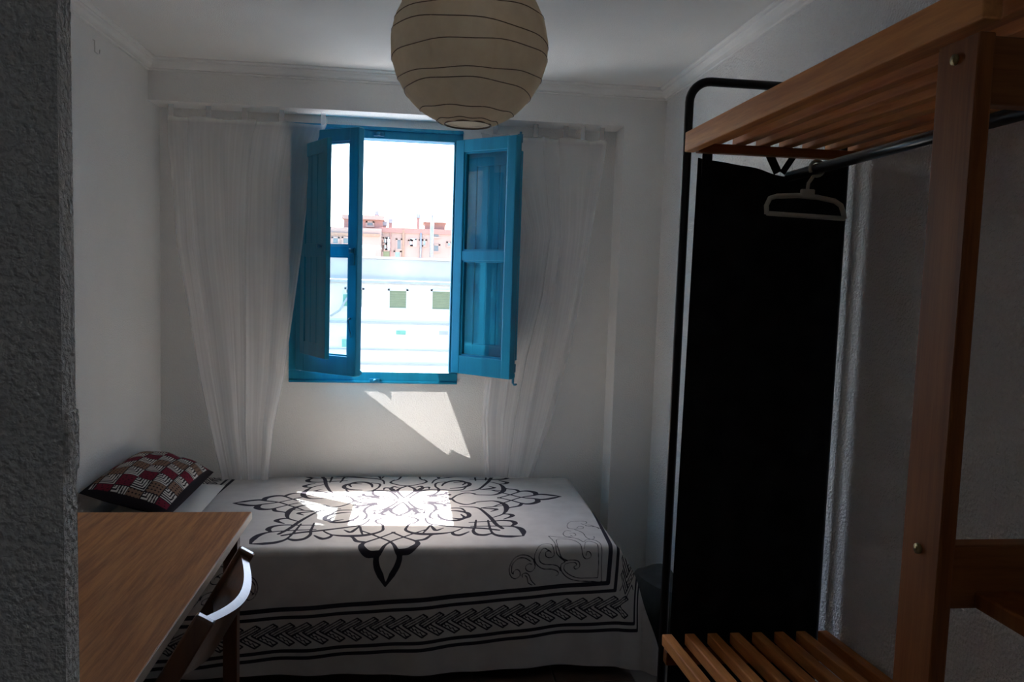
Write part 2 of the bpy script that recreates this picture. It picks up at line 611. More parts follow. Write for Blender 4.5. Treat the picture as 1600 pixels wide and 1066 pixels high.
# ------------------------------------------------------------------ bed
bed = thing('bed', 'low single bed under the printed bedspread, pushed along the window wall', 'bed', (-.2, 3.35, 0))
BX0, BX1, BY0, BY1, BZ = -1.165, .785, 2.835, 3.845, .497
MB().box(BX0, BX1-.01, BY0+.012, BY1, .30, BZ-.008, bev=.03).build('mattress', 'mattress_ticking', bed)
MB().box(BX0, BX1-.03, BY0+.03, BY1, .22, .30, bev=.005).build('bed_base', 'chair_wood', bed)
for lx in (BX0+.08, BX1-.14):
    for ly in (BY0+.10, BY1-.08):
        MB().tube([(lx, ly, 0), (lx, ly, .22)], [.02, .028], 14).build('leg', 'chair_wood', bed)

# --- print of the bedspread, drawn in its own flat coordinates (metres from the medallion's centre)
PC = np.array([-.037, 3.455])
PM = np.array([[.9875, .0722], [.0667, 1.028]])
PMI = np.linalg.inv(PM)
RES = 0.0024
A0, A1, Bq0, Bq1 = -1.22, 1.30, -1.12, .48
NA, NB = int((A1-A0)/RES)+1, int((Bq1-Bq0)/RES)+1
SDF = np.full((NB, NA), 0.05, dtype=np.float32)


def seg(p, q, w0, w1):
    pad = .02 + max(w0, w1)
    i0 = max(0, int((min(p[0], q[0])-pad-A0)/RES)); i1 = min(NA, int((max(p[0], q[0])+pad-A0)/RES)+2)
    j0 = max(0, int((min(p[1], q[1])-pad-Bq0)/RES)); j1 = min(NB, int((max(p[1], q[1])+pad-Bq0)/RES)+2)
    if i1 <= i0 or j1 <= j0:
        return
    X = A0+np.arange(i0, i1)*RES
    Yy = (Bq0+np.arange(j0, j1)*RES)[:, None]
    dx, dy = q[0]-p[0], q[1]-p[1]
    L2 = dx*dx+dy*dy+1e-12
    t = np.clip(((X-p[0])*dx+(Yy-p[1])*dy)/L2, 0, 1)
    dist = np.hypot(X-p[0]-t*dx, Yy-p[1]-t*dy)-(w0+(w1-w0)*t)
    sub = SDF[j0:j1, i0:i1]
    np.minimum(sub, dist, out=sub)


def smooth_line(pts, n=5):
    pts = [np.array(p, float) for p in pts]
    if len(pts) < 3:
        return pts
    P = [2*pts[0]-pts[1]]+pts+[2*pts[-1]-pts[-2]]
    out = []
    for i in range(1, len(P)-2):
        for k in range(n):
            t = k/n
            a, b_, c, d = P[i-1], P[i], P[i+1], P[i+2]
            out.append(.5*((2*b_)+(-a+c)*t+(2*a-5*b_+4*c-d)*t*t+(-a+3*b_-3*c+d)*t**3))
    out.append(pts[-1])
    return out


def stroke(pts, w, curve=True):
    """w: one half width or a list of them spread along the stroke"""
    P = smooth_line(pts) if curve else [np.array(p, float) for p in pts]
    ws = w if isinstance(w, (list, tuple)) else [w, w]
    n = len(P)
    W = np.interp(np.linspace(0, 1, n), np.linspace(0, 1, len(ws)), ws)*(1.27 if curve and max(ws) > .0025 else 1.0)
    for i in range(n-1):
        seg(P[i], P[i+1], W[i], W[i+1])


# arms of the star: (outward, sideways)
CARD = [([(.722, 0), (.684, .021), (.653, .037), (.621, .042), (.594, .026), (.535, 0), (.48, -.050), (.443, -.084), (.404, -.123)], [.003, .009, .009, .008, .006, .004, .004, .004, .003]),
        ([(.606, .036), (.605, .074), (.578, .100), (.548, .102), (.526, .086), (.484, .043), (.427, -.004)], [.009, .011, .010, .007, .005, .004, .004]),
        ([(.53, .098), (.516, .128), (.473, .150), (.459, .182)], [.007, .007, .004, .002])]
DIAG = [([(.722, 0), (.69, .036), (.655, .058), (.62, .060), (.593, .046), (.569, .028), (.53, -.005), (.48, -.05)], [.003, .010, .010, .006, .004, .004, .004, .003]),
        ([(.606, .058), (.598, .089), (.579, .103), (.556, .102), (.525, .082), (.502, .049), (.472, .016), (.44, -.02)], [.004, .009, .009, .007, .005, .004, .004, .003]),
        ([(.522, .103), (.525, .137), (.521, .159), (.5, .164), (.478, .15), (.476, .121), (.472, .092)], [.003, .006, .009, .007, .004, .004, .003]),
        ([(.474, .151), (.459, .183), (.427, .223), (.393, .248), (.356, .259), (.317, .253), (.291, .224), (.273, .195), (.27, .15)], [.004, .007, .010, .010, .007, .005, .004, .004, .003]),
        ([(.60, .012), (.541, .035), (.479, .073), (.42, .104), (.343, .137), (.30, .128), (.26, .10)], [.006, .007, .007, .006, .005, .004, .003]),
        ([(.347, .147), (.388, .169), (.412, .176), (.412, .137)], [.003, .006, .007, .002]),
        ([(.345, .15), (.37, .187), (.394, .228)], [.003, .004, .003]),
        ([(.26, .03), (.30, .055), (.35, .06), (.385, .03), (.38, -.01), (.34, -.03)], [.003, .006, .008, .008, .006, .003])]


def arm(curves, ang):
    o = np.array([math.cos(ang), math.sin(ang)])
    l = np.array([-o[1], o[0]])
    for pts, w in curves:
        for sg in (1, -1):
            stroke([o*t+l*s*sg for t, s in pts], w)


for k in range(4):
    arm(CARD, -math.pi/2+k*math.pi/2)
    arm(DIAG, -math.pi/4+k*math.pi/2)
for k in range(8):
    a0 = k*math.pi/4
    rs = lambda r, da: np.array([r*math.cos(a0+da), r*math.sin(a0+da)])
    for sg in (1, -1):
        stroke([rs(.03, 0), rs(.10, .28*sg), rs(.16, .25*sg), rs(.21, .02*sg), rs(.24, -.2*sg), rs(.29, -.30*sg), rs(.33, -.22*sg)], [.003, .005, .006, .005, .004, .005, .003])
        stroke([rs(.12, .39*sg), rs(.18, .42*sg), rs(.215, .30*sg), rs(.19, .2*sg)], [.003, .006, .006, .002])
# frame lines and plait
RA, RB = .832, .772


def rect_line(off0, off1):
    c = (off0+off1)/2
    w = (off1-off0)/2
    a, b_ = RA+c, RB+c
    for p, q in (((-a, -b_), (a, -b_)), ((a, -b_), (a, b_)), ((-a, -b_), (-a, b_))):
        seg(p, q, w, w)


for o0, o1 in ((0, .0165), (.032, .0445), (.155, .168), (.181, .194)):
    rect_line(o0, o1)


def plait(org, e1, e2, length, hgt=.092):
    """woven plait along e1, height along e2"""
    per, lw = .060, .0025
    org, e1, e2 = np.array(org, float), np.array(e1, float), np.array(e2, float)
    P = lambda p, q: org+e1*p+e2*q
    n = int(length/per)
    for k in range(-1, n):
        x = k*per
        up = [(x+.012, .048), (x+.030, .034), (x+.098, .002+.002), (x+.080, .018+.000)]
        up = [(x+.004, .040), (x+.022, .052), (x+.094, .016), (x+.076, .004)]
        lo = [(x+.026, .054), (x+.044, .042), (x+.098, .076), (x+.080, .088)]
        for quad in (up, lo):
            for i in range(4):
                p, q = quad[i], quad[(i+1) % 4]
                if -.02 <= min(p[0], q[0]) and max(p[0], q[0]) < length+.03:
                    seg(P(*p), P(*q), lw, lw)
        if x > -.01:
            seg(P(x+.013, .046), P(x+.085, .010), lw*.9, lw*.9)
            z = [(x+.035+.009*i, .048+.0057*i+(.004 if i % 2 else -.003)) for i in range(7)]
            for i in range(6):
                seg(P(*z[i]), P(*z[i+1]), lw*.8, lw*.8)


bo = .055
plait((-RA-bo, -RB-bo), (1, 0), (0, -1), 2*(RA+bo)+.05)
plait((RA+bo, -RB-bo), (0, 1), (1, 0), 1.3)
plait((-RA-bo, -RB-bo), (0, 1), (-1, 0), 1.3)
CORNER = [
 [(.61, -.522), (.654, -.54), (.698, -.548), (.724, -.569), (.739, -.601), (.755, -.58), (.778, -.578), (.796, -.602), (.804, -.637), (.808, -.709), (.814, -.777)],
 [(.814, -.777), (.775, -.769), (.728, -.765), (.696, -.757), (.67, -.74), (.654, -.718), (.653, -.697), (.666, -.689), (.644, -.67), (.629, -.647), (.624, -.586), (.61, -.522)],
 [(.634, -.63), (.639, -.565), (.68, -.565), (.706, -.585), (.723, -.621), (.732, -.668), (.746, -.684), (.764, -.679), (.762, -.664), (.749, -.657), (.745, -.672)],
 [(.737, -.648), (.748, -.606), (.768, -.599), (.789, -.627), (.792, -.663), (.797, -.708), (.798, -.758)],
 [(.798, -.758), (.758, -.756), (.72, -.753), (.688, -.739), (.666, -.719), (.666, -.701), (.68, -.695), (.705, -.695), (.712, -.705), (.702, -.71), (.71, -.72), (.725, -.709), (.716, -.69), (.688, -.684), (.667, -.687)],
 [(.634, -.63), (.65, -.67), (.673, -.684)],
 [(.618, -.637), (.611, -.616), (.59, -.609), (.564, -.624), (.548, -.654), (.551, -.678), (.565, -.697), (.587, -.709), (.618, -.713), (.641, -.723), (.645, -.735), (.635, -.739)],
 [(.605, -.645), (.581, -.634), (.565, -.655), (.569, -.679), (.588, -.692), (.622, -.697), (.642, -.705), (.651, -.721)],
 [(.618, -.637), (.622, -.662), (.607, -.67), (.591, -.663), (.59, -.648), (.605, -.645), (.61, -.653)],
 [(.544, -.671), (.527, -.658), (.499, -.651), (.473, -.66), (.458, -.683), (.456, -.706), (.465, -.727), (.481, -.736), (.497, -.728), (.497, -.712), (.484, -.702), (.473, -.71), (.472, -.719)],
 [(.535, -.677), (.51, -.663), (.486, -.664), (.467, -.683), (.465, -.71), (.473, -.719)],
 [(.544, -.671), (.553, -.699), (.539, -.715), (.521, -.708), (.517, -.693), (.53, -.685), (.54, -.689)],
 [(.508, -.734), (.507, -.722), (.519, -.718), (.532, -.727), (.543, -.748), (.56, -.765)],
 [(.517, -.727), (.526, -.735), (.532, -.755), (.548, -.765)],
 [(.828, -.46), (.814, -.435), (.786, -.423), (.775, -.417), (.791, -.409), (.828, -.451)],
 [(.76, -.391), (.772, -.4), (.787, -.383), (.778, -.362), (.744, -.357), (.715, -.367), (.7, -.406), (.702, -.441), (.731, -.453), (.758, -.45), (.764, -.431), (.749, -.42), (.735, -.443)],
 [(.724, -.457), (.751, -.497), (.759, -.554), (.774, -.578), (.789, -.565), (.79, -.543)],
 [(.699, -.544), (.678, -.533), (.671, -.505), (.686, -.468), (.708, -.475)],
 [(.699, -.521), (.706, -.535), (.721, -.523), (.715, -.499), (.698, -.498)]]
for ln in CORNER:
    for sg in (1, -1):
        stroke([(a*sg, b_) for a, b_ in ln], .0019)

# --- bedspread cloth
STEP = .0034
EDGE_R = .032


def drape(s, flare):
    q = EDGE_R*math.pi/2
    if s <= 0:
        return s, 0.0
    if s < q:
        return EDGE_R*math.sin(s/EDGE_R), EDGE_R*(1-math.cos(s/EDGE_R))
    h = s-q
    return EDGE_R+flare*(1-math.exp(-h/.12)), EDGE_R+h*.992


us = np.arange(BX0, BX1+.40, STEP)
vs_ = np.arange(BY1, BY0-.455, -STEP)
nu, nv = len(us), len(vs_)
ux0, vy0 = BX1-EDGE_R, BY0+EDGE_R
verts = np.zeros((nv, nu, 3))
dE = [drape(u-ux0, .075) for u in us]
dF = [drape(vy0-v, .018) for v in vs_]
for j in range(nv):
    of, hf = dF[j]
    for i in range(nu):
        oe, he = dE[i]
        u, v = us[i], vs_[j]
        mn = min(he, hf)
        h = max(he, hf)
        x = ux0+oe+.16*mn
        y = vy0-of-.16*mn
        if hf > .03:                              # folds of the front drop, deeper towards the hem
            g = min(1, (hf-.03)/.38)
            y -= g*(.010*math.sin(u*7.3+.6)+.006*math.sin(u*17+1.1)+.004*math.sin(u*31))
            h += g*.006*math.sin(u*5+2)
        if he > .03:
            g = min(1, (he-.03)/.38)
            x += g*(.014*math.sin(v*11+.5)+.006*math.sin(v*23))
        z = BZ+.003-h
        if h < .01:
            z += .003*math.sin(u*4.1+v*2.2)*math.sin(v*5.3+.4)
        verts[j, i] = (x, y, z)
uv = np.stack(np.meshgrid(us, vs_), -1)
ab = (uv-PC) @ PMI.T
fi = np.clip((ab[..., 0]-A0)/RES, 0, NA-1.001)
fj = np.clip((ab[..., 1]-Bq0)/RES, 0, NB-1.001)
i0, j0 = fi.astype(int), fj.astype(int)
tx, ty = fi-i0, fj-j0
ink = (SDF[j0, i0]*(1-tx)+SDF[j0, i0+1]*tx)*(1-ty)+(SDF[j0+1, i0]*(1-tx)+SDF[j0+1, i0+1]*tx)*ty
idx = np.arange(nu*nv).reshape(nv, nu)
faces = np.stack([idx[:-1, :-1], idx[1:, :-1], idx[1:, 1:], idx[:-1, 1:]], -1).reshape(-1, 4)
me = bpy.data.meshes.new('bedspread')
me.vertices.add(nu*nv)
me.vertices.foreach_set('co', verts.reshape(-1))
me.loops.add(faces.size)
me.loops.foreach_set('vertex_index', faces.reshape(-1).astype(np.int32))
me.polygons.add(len(faces))
me.polygons.foreach_set('loop_start', np.arange(0, faces.size, 4, dtype=np.int32))
me.polygons.foreach_set('use_smooth', np.ones(len(faces), dtype=bool))
me.update(calc_edges=True)
me.attributes.new('ink', 'FLOAT', 'POINT').data.foreach_set('value', ink.reshape(-1).astype(np.float32))
me.materials.append(MATS['printed_cotton'])
bs = bpy.data.objects.new('bedspread', me)
COL.objects.link(bs)
tag(bs, 'white cotton bedspread printed with a black knotwork medallion and plaited border', 'bedspread')


# --- pillows
def cushion(name, cx, cy, lx, ly, th, zbot, tilt, mat, n=(60, 90), colour=None, yaw=0.0):
    """closed pillow: top and bottom skins meeting in a thin seam"""
    nx, ny = n
    mb = MB()
    Rz = Matrix.Rotation(yaw, 3, 'Z') @ Matrix.Rotation(tilt, 3, 'Y')
    off = Vector((cx, cy, zbot+th/2))
    cols = []

    def surf(sgn):
        def P(i, j):
            a, c = i/(nx-1)*2-1, j/(ny-1)*2-1
            k = max(0, (1-abs(a)**2.6))*max(0, (1-abs(c)**2.6))
            hgt = th/2*(k**.62)*(1 if sgn > 0 else -.55)
            pin = 1-.05*(1-abs(a))*abs(c)**3
            x = a*lx/2*(1-.06*(1-c*c)*0)
            p = Vector((x*pin, c*ly/2*(1-.05*(1-abs(c))*abs(a)**3), hgt))
            p.z += .004*math.sin(9*a+4*c)*k
            return Rz @ p+off
        return P
    for sgn in (1, -1):
        mb.grid(surf(sgn), nx, ny)
        if colour:
            cols += [colour(i/(nx-1)*2-1, j/(ny-1)*2-1) for j in range(ny) for i in range(nx)]
    me = bpy.data.meshes.new(name)
    me.from_pydata(mb.v, [], mb.f)
    me.polygons.foreach_set('use_smooth', [True]*len(mb.f))
    if colour:
        at_ = me.color_attributes.new('patch', 'FLOAT_COLOR', 'POINT')
        at_.data.foreach_set('color', np.array([(*c, 1) for c in cols], dtype=np.float32).reshape(-1))
    me.materials.append(MATS[mat])
    ob = bpy.data.objects.new(name, me)
    COL.objects.link(ob)
    return ob


PX, PY = .36, .66


def patch_colour(a, c):
    BLK, RED, BRN, WHT = (.018, .014, .018), (.17, .016, .032), (.23, .135, .09), (.62, .59, .54)
    if abs(a) > .88 or abs(c) > .93:
        return BLK
    p, q = (a+1)*PX/2/.062+.35, (c+1)*PY/2/.075+.2
    i, j = math.floor(p), math.floor(q)
    fu, fv = p-i, q-j
    if min(fu, fv, 1-fu, 1-fv) < .03:
        return BLK
    if (i+j) % 2 == 0:
        # stepped chevrons
        t = (max(fu, 1-fv)*5.5+.06*math.sin(fv*9)) % 1
        return WHT if t < .52 else BLK
    if ((i-j)//2) % 2 == 0:
        t = math.sin(fu*17+math.sin(fv*13)*1.3)*math.sin(fv*19+i)
        return BLK if t > .72 else RED
    t = math.sin((fu+fv)*13)*math.sin((fu-fv)*13+j)
    return BLK if t > .5 else BRN


wp = cushion('pillow', -.998, 3.26, .34, .70, .07, .490, .0, 'white_cotton', (40, 60))
tag(wp, 'plain white pillow lying under the patchwork pillow', 'pillow')
pp = cushion('patchwork_pillow', -1.020, 3.24, .318, .64, .165, .556, .27, 'patchwork', (150, 270), patch_colour)
tag(pp, 'dark red, brown and zigzag patchwork pillow with black border', 'pillow')

# ------------------------------------------------------------------ curtains
rod = MB().tube([(XL+.002, 3.775, 2.248), (XN-.002, 3.775, 2.248)], .006, 10)
tag(rod.build('curtain_rod', 'cord_white'), 'thin curtain rod hidden behind the beam of the recess', 'curtain rod')


def curtain(name, label, yc, rows, tabs, seed, bright, hem=1.0):
    """rows: (z, x_left, x_right, fold depth); cloth interpolated between them"""
    nx, nz = 150, 110
    zs = [r[0] for r in rows][::-1]
    L = [r[1] for r in rows][::-1]
    R_ = [r[2] for r in rows][::-1]
    A = [r[3] for r in rows][::-1]
    rnd = random.Random(seed)
    ph = [rnd.uniform(0, 6.28) for _ in range(8)]
    mb = MB()
    wv = []

    def P(i, j):
        s, t = i/(nx-1), j/(nz-1)
        zt, zb = rows[0][0], rows[-1][0]
        z = zt+(zb-zt)*t
        xl, xr, am = np.interp(z, zs, L), np.interp(z, zs, R_), np.interp(z, zs, A)
        # cloth bunches towards its edges
        sx = s+.035*math.sin(s*14+ph[0]+t*1.5)+.02*math.sin(s*33+ph[1])
        sx = (sx-(.035*math.sin(ph[0]+t*1.5)+.02*math.sin(ph[1]))*(1-s)-(.035*math.sin(14+ph[0]+t*1.5)+.02*math.sin(33+ph[1]))*s)
        x = xl+(xr-xl)*sx
        y = yc+am*(math.sin(s*24+ph[2]+1.2*t)+.35*math.sin(s*47+ph[3]-t)+.08*math.sin(s*120+ph[4]))
        if j == 0:
            z -= .014*abs(math.sin(s*math.pi*(len(tabs)-1)))**1.0
        thread = .5+.5*math.sin(s*260+3*math.sin(s*40+t*4+ph[5]))*math.sin(s*97+ph[6]+2*t)
        edge = math.exp(-s/.04)+math.exp(-(1-s)/.04)
        dens = 1.25/max(.5, (xr-xl)/bright)
        wv.append(max(.29, min(.75, (.235+.04*thread)*dens+.16*edge+.22*max(0, min(1, (s*hem-.86)/.08))+(.15 if j < 2 else 0)+(.04*mnoise.noise((s*9, t*5, seed))))))
        return (x, y, z)
    mb.grid(P, nx, nz)
    ob = mb.build(name, 'sheer')
    ob.data.attributes.new('weave', 'FLOAT', 'POINT').data.foreach_set('value', np.array(wv, dtype=np.float32))
    tag(ob, label, 'curtain')
    zt = rows[0][0]
    for tx in tabs:
        tb = MB().grid(lambda i, j: (tx-.011+.022*i/3, 3.7665-.0005+.001*i+(.0 if j else 0), zt-.012+(2.255-zt+.012)*j/6), 4, 7)
        to = tb.build('tab', 'sheer', ob)
        to.data.attributes.new('weave', 'FLOAT', 'POINT').data.foreach_set('value', np.full(28, .32, dtype=np.float32))
    return ob


def cx(px, py, Y=3.76):
    p = at(px, py, Y)
    return p.x


rowsL = [(2.165, cx(262, 178), cx(512, 180), .006), (2.08, cx(262, 215), cx(500, 215), .008), (1.90, cx(268, 280), cx(484, 280), .010), (1.60, cx(276, 390), cx(472, 390), .010),
         (1.30, cx(295, 495), cx(458, 495), .009), (1.0, cx(312, 595), cx(444, 595), .008), (.75, cx(330, 685), cx(428, 685), .008), (.512, cx(348, 748), cx(420, 748), .007)]
rowsR = [(2.165, cx(752, 196, 3.8), cx(950, 198, 3.8), .005), (2.0, cx(766, 250, 3.8), cx(942, 250, 3.8), .006), (1.7, cx(800, 355, 3.8), cx(924, 355, 3.8), .006), (1.4, cx(790, 455, 3.8), cx(908, 455, 3.8), .007),
         (1.1, cx(762, 555, 3.8), cx(888, 555, 3.8), .007), (.8, cx(752, 655, 3.8), cx(862, 655, 3.8), .007), (.512, cx(758, 748, 3.8), cx(832, 748, 3.8), .006)]
curtain('sheer_curtain', 'sheer white curtain drawn to the pillow side of the window', 3.752, rowsL, [cx(266, 170), cx(325, 170), cx(382, 172), cx(440, 175), cx(505, 178)], 3, .62)
curtain('sheer_curtain', 'sheer white curtain hanging behind the folded-back casement', 3.800, rowsR, [cx(775, 190), cx(838, 192), cx(885, 194), cx(912, 194), cx(942, 195)], 8, .45, .9)

# ------------------------------------------------------------------ paper lantern
LC, LR = Vector((.119, 2.04, 2.062)), .1965
lan = thing('paper_lantern', 'round beige paper lantern hanging from the ceiling', 'lamp', (LC.x, LC.y, ZC))
rnd = random.Random(2)
ribs = [(-.92, .02), (-.80, .06), (-.60, -.10), (-.40, .11), (-.16, -.07), (.08, .12), (.33, -.08), (.55, .10), (.75, -.05), (.90, .02)]


def lr(zf):
    return LR*math.sqrt(max(0, 1-zf*zf))


zf_list = [-.955]+[z for z, _ in ribs]+[.955]


def lantern_pt(a, zf):
    # paper sags a little between its wires
    ks = sorted(zf_list)
    lo = max([k for k in ks if k <= zf+1e-6]); hi = min([k for k in ks if k >= zf-1e-6])
    sag = 0 if hi-lo < 1e-6 else math.sin(math.pi*(zf-lo)/(hi-lo))*.05*(hi-lo)
    r = lr(zf)*(1-sag*.6)
    z = zf*LR
    return Vector((LC.x+r*math.cos(a), LC.y+r*math.sin(a), LC.z+z+.0015*math.sin(a*8+zf*9)))


mb = MB()
zz = np.linspace(-.955, .955, 70)
mb.grid(lambda i, j: lantern_pt(i/72*2*math.pi, zz[j]), 73, 70)
mb.build('paper_shade', 'lantern_paper', lan)
for zf, tl_ in ribs:
    ph = rnd.uniform(0, 6.28)
    pts = []
    for k in range(60):
        a = k/60*2*math.pi
        f = max(-.95, min(.95, zf+tl_*.5*math.sin(a+ph)))
        p = lantern_pt(a, f)
        d = Vector((p.x-LC.x, p.y-LC.y, p.z-LC.z)).normalized()
        pts.append(p+d*.0006)
    MB().tube(pts, .0011, 6, True).build('wire_hoop', 'wire', lan)
for k in range(8):
    a = k/8*2*math.pi+.25
    MB().grid(lambda i, j: lantern_pt(a+(i-.5)*.034, -.94+1.88*j/40)+(lantern_pt(a, -.94+1.88*j/40)-LC).normalized()*.0009, 2, 41).build('paper_seam', 'lantern_paper', lan)
MB().tube([(LC.x+.058*math.cos(t/24*2*math.pi), LC.y+.058*math.sin(t/24*2*math.pi), LC.z-.955*LR) for t in range(24)], .0022, 6, True).build('bottom_ring', 'wire', lan)
MB().tube([(LC.x, LC.y, LC.z+.05), (LC.x, LC.y, ZC-.02)], .003, 8).build('cord', 'cord_white', lan)
MB().tube([(LC.x, LC.y, LC.z+.0), (LC.x, LC.y, LC.z+.06)], .018, 16).build('bulb_holder', 'cord_white', lan)
MB().tube([(LC.x, LC.y, ZC-.03), (LC.x, LC.y, ZC-.006), (LC.x, LC.y, ZC-.001)], [.02, .045, .048], 24).build('ceiling_rose', 'cord_white', lan)

# ------------------------------------------------------------------ desk
dk = thing('desk', 'brown wood-grain desk with pale edge beside the doorway wall', 'desk', (-.82, 1.9, 0))
DX0, DX1, DY0, DY1, DZ = -1.16, -.495, 1.24, 2.50, .74
MB().box(DX0, DX1, DY0, DY1, DZ-.024, DZ, bev=.002).build('desk_top', 'oak_desk', dk)
MB().box(DX1-.0005, DX1+.0016, DY0, DY1, DZ-.023, DZ-.001, bev=.0005).build('edge_band', 'desk_edge', dk)
MB().box(DX0+.04, DX1-.05, DY1-.075, DY1-.055, DZ-.11, DZ-.024).box(DX0+.04, DX1-.05, DY0+.055, DY0+.075, DZ-.11, DZ-.024).box(DX0+.04, DX0+.06, DY0+.06, DY1-.06, DZ-.11, DZ-.024).build('apron', 'chair_wood', dk)
for lx in (DX0+.03, DX1-.07):
    for ly in (DY0+.03, DY1-.07):
        MB().box(lx, lx+.042, ly, ly+.042, 0, DZ-.024, bev=.003).build('leg', 'chair_wood', dk)

# ------------------------------------------------------------------ folding chair
ch = thing('folding_chair', 'dark varnished wooden folding chair tucked under the desk', 'chair', (-.62, 1.8, 0))
CY0, CY1 = 1.605, 1.995


def bar(p, q, wy, wx, mat, name, par):
    """straight bar of section wy (along y) by wx, from p to q in the x-z plane"""
    p, q = Vector(p), Vector(q)
    t = (q-p).normalized()
    yv = Vector((0, 1, 0))
    xv = yv.cross(t).normalized()
    M = Matrix((xv, yv, t)).transposed().to_4x4()
    M.translation = p
    return MB().box(-wx/2, wx/2, -wy/2, wy/2, 0, (q-p).length, M, .005).build(name, mat, par)


for yy in (CY0, CY1):
    bar((-.86, yy, .0), (-.405, yy, .795), .022, .042, 'chair_wood', 'post', ch)
for yy in (CY0+.026, CY1-.026):
    bar((-.28, yy, .0), (-.80, yy, .43), .020, .036, 'chair_wood', 'rear_leg', ch)


LEAN = Vector((.455, 0, .795)).normalized()
LNRM = Vector((LEAN.z, 0, -LEAN.x))
LTOP = Vector((-.405, 0, .795))


def back_slat(d0, d1, bow, name):
    """curved board between the posts; d0, d1 = distances below the post tops"""
    def P(i, j):
        s = i/24
        yy = CY0+.006+(CY1-CY0-.012)*s
        d = [d1, d0, d0, d1, d1][j]
        th = [-.010, -.010, .010, .010, -.010][j]
        p = LTOP-LEAN*d+LNRM*(th+bow*math.sin(math.pi*s))
        return (p.x, yy, p.z)
    return MB().grid(P, 25, 5, False).build(name, 'chair_wood', ch)


back_slat(.012, .150, .045, 'back_slat')
for k in range(6):
    x0 = -.90+k*.062
    MB().box(x0, x0+.054, CY0+.03, CY1-.03, .425, .441, bev=.004).build('seat_slat', 'chair_wood', ch)
MB().box(-.42, -.395, CY0+.03, CY1-.03, .10, .125, bev=.004).build('stretcher', 'chair_wood', ch)
MB().box(-.72, -.695, CY0, CY1, .23, .255, bev=.004).build('stretcher', 'chair_wood', ch)

# ------------------------------------------------------------------ wooden clothes rack with black end frame
rk = thing('clothes_rack', 'open wardrobe rack of reddish pine slats carried by a black tube frame', 'clothes rack', (.9, 1.5, 0))
RX0, RX1, RY0, RY1 = .665, 1.128, .906, 1.978
SW, SH = .027, .050
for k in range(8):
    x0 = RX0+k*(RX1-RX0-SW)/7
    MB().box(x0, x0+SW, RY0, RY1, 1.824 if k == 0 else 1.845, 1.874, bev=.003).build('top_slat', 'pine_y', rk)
MB().box(RX0+.027, RX1, RY1-.030, RY1-.004, 1.822, 1.845, bev=.003).build('cross_rail', 'pine_x_shaded', rk)
MB().box(RX0+.022, RX1, .918, .946, 1.728, 1.81, bev=.003).build('cross_rail', 'pine_x_shaded', rk)
MB().box(RX0+.022, RX1, .918, .946, 1.088, 1.172, bev=.003).build('cross_rail', 'pine_x_shaded', rk)
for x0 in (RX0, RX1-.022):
    MB().box(x0, x0+.022, .908, .986, 0, 1.811, bev=.003).build('post', 'pine_z_shaded', rk)
MB().box(RX0+.06, RX0+.12, .55, .918, 1.09, 1.112, bev=.003).build('shelf_board', 'pine_z_shaded', rk)
MB().box(RX0+.14, RX0+.20, .55, .918, 1.09, 1.112, bev=.003).build('shelf_board', 'pine_z_shaded', rk)
for zz_ in (1.787, 1.158):
    MB().tube([(RX0-.003, .950, zz_), (RX0+.002, .950, zz_)], .007, 14).tube([(RX0-.0042, .950, zz_), (RX0-.002, .950, zz_)], .003, 8).build('screw', 'brass', rk)
# lower shelf, sloping a little
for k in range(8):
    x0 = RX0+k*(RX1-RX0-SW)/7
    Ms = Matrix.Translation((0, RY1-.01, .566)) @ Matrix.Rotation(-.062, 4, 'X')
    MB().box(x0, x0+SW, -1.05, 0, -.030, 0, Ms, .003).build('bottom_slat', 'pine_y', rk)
MB().box(RX0+.004, RX1, RY1-.045, RY1-.016, .495, .531, bev=.003).build('cross_rail', 'pine_x_shaded', rk)
MB().box(RX0+.022, RX1-.022, .925, .955, .53, .592, bev=.003).build('cross_rail', 'pine_x_shaded', rk)
MB().tube([(.945, .95, 1.784), (.945, RY1-.005, 1.776)], .0125, 16).build('hanging_rail', 'rail_metal', rk)
TY = 2.030
pts = [(.690, TY, .0), (.690, TY, 1.96)]
for k in range(1, 9):
    a = k/8*math.pi/2
    pts.append((.690+.055*(1-math.cos(a)), TY, 1.96+.055*math.sin(a)))
pts += [(1.07, TY, 2.015)]
for k in range(1, 9):
    a = k/8*math.pi/2
    pts.append((1.07+.055*math.sin(a), TY, 2.015-.055*(1-math.cos(a))))
pts += [(1.125, TY, .0)]
MB().tube(pts, .0115, 14).build('tube_frame', 'black_metal', rk)
MB().tube([(.69, TY, .15), (1.125, TY, .15)], .010, 12).build('tube_brace', 'black_metal', rk)

# black cloth hung behind the rack, with its straps
bc = thing('hanging_cloth', 'long black cloth hanging behind the pine rack from two straps', 'cloth', (.93, 2.02, .3))


def cloth_pt(i, j):
    s, t = i/40, j/60
    z = 1.815-.012*math.sin(s*math.pi)*1.4-t*1.48
    if j == 0:
        z -= .022*math.exp(-((s-.62)/.18)**2)
    x = .708+(1.112-.708)*s-.012*t*(s < .02)
    return (x, 1.996+.004*math.sin(s*13+t*2)*(.3+t)+.003*math.sin(s*29), z)


mb = MB().grid(cloth_pt, 41, 61)
o = mb.build('cloth_panel', 'black_cloth', bc)
so = o.modifiers.new('thick', 'SOLIDIFY')
so.thickness = .0025
MB().box(.716, .742, 1.984, 1.987, 1.70, 1.848).build('strap', 'black_cloth', bc)


def band(p, q, wd, name, par):
    p, q = Vector(p), Vector(q)
    t = (q-p).normalized()
    yv = Vector((0, 1, 0))
    xv = yv.cross(t).normalized()
    M = Matrix((xv, yv, t)).transposed().to_4x4()
    M.translation = p
    return MB().box(-wd/2, wd/2, -.001, .001, 0, (q-p).length, M).build(name, 'black_cloth', par)


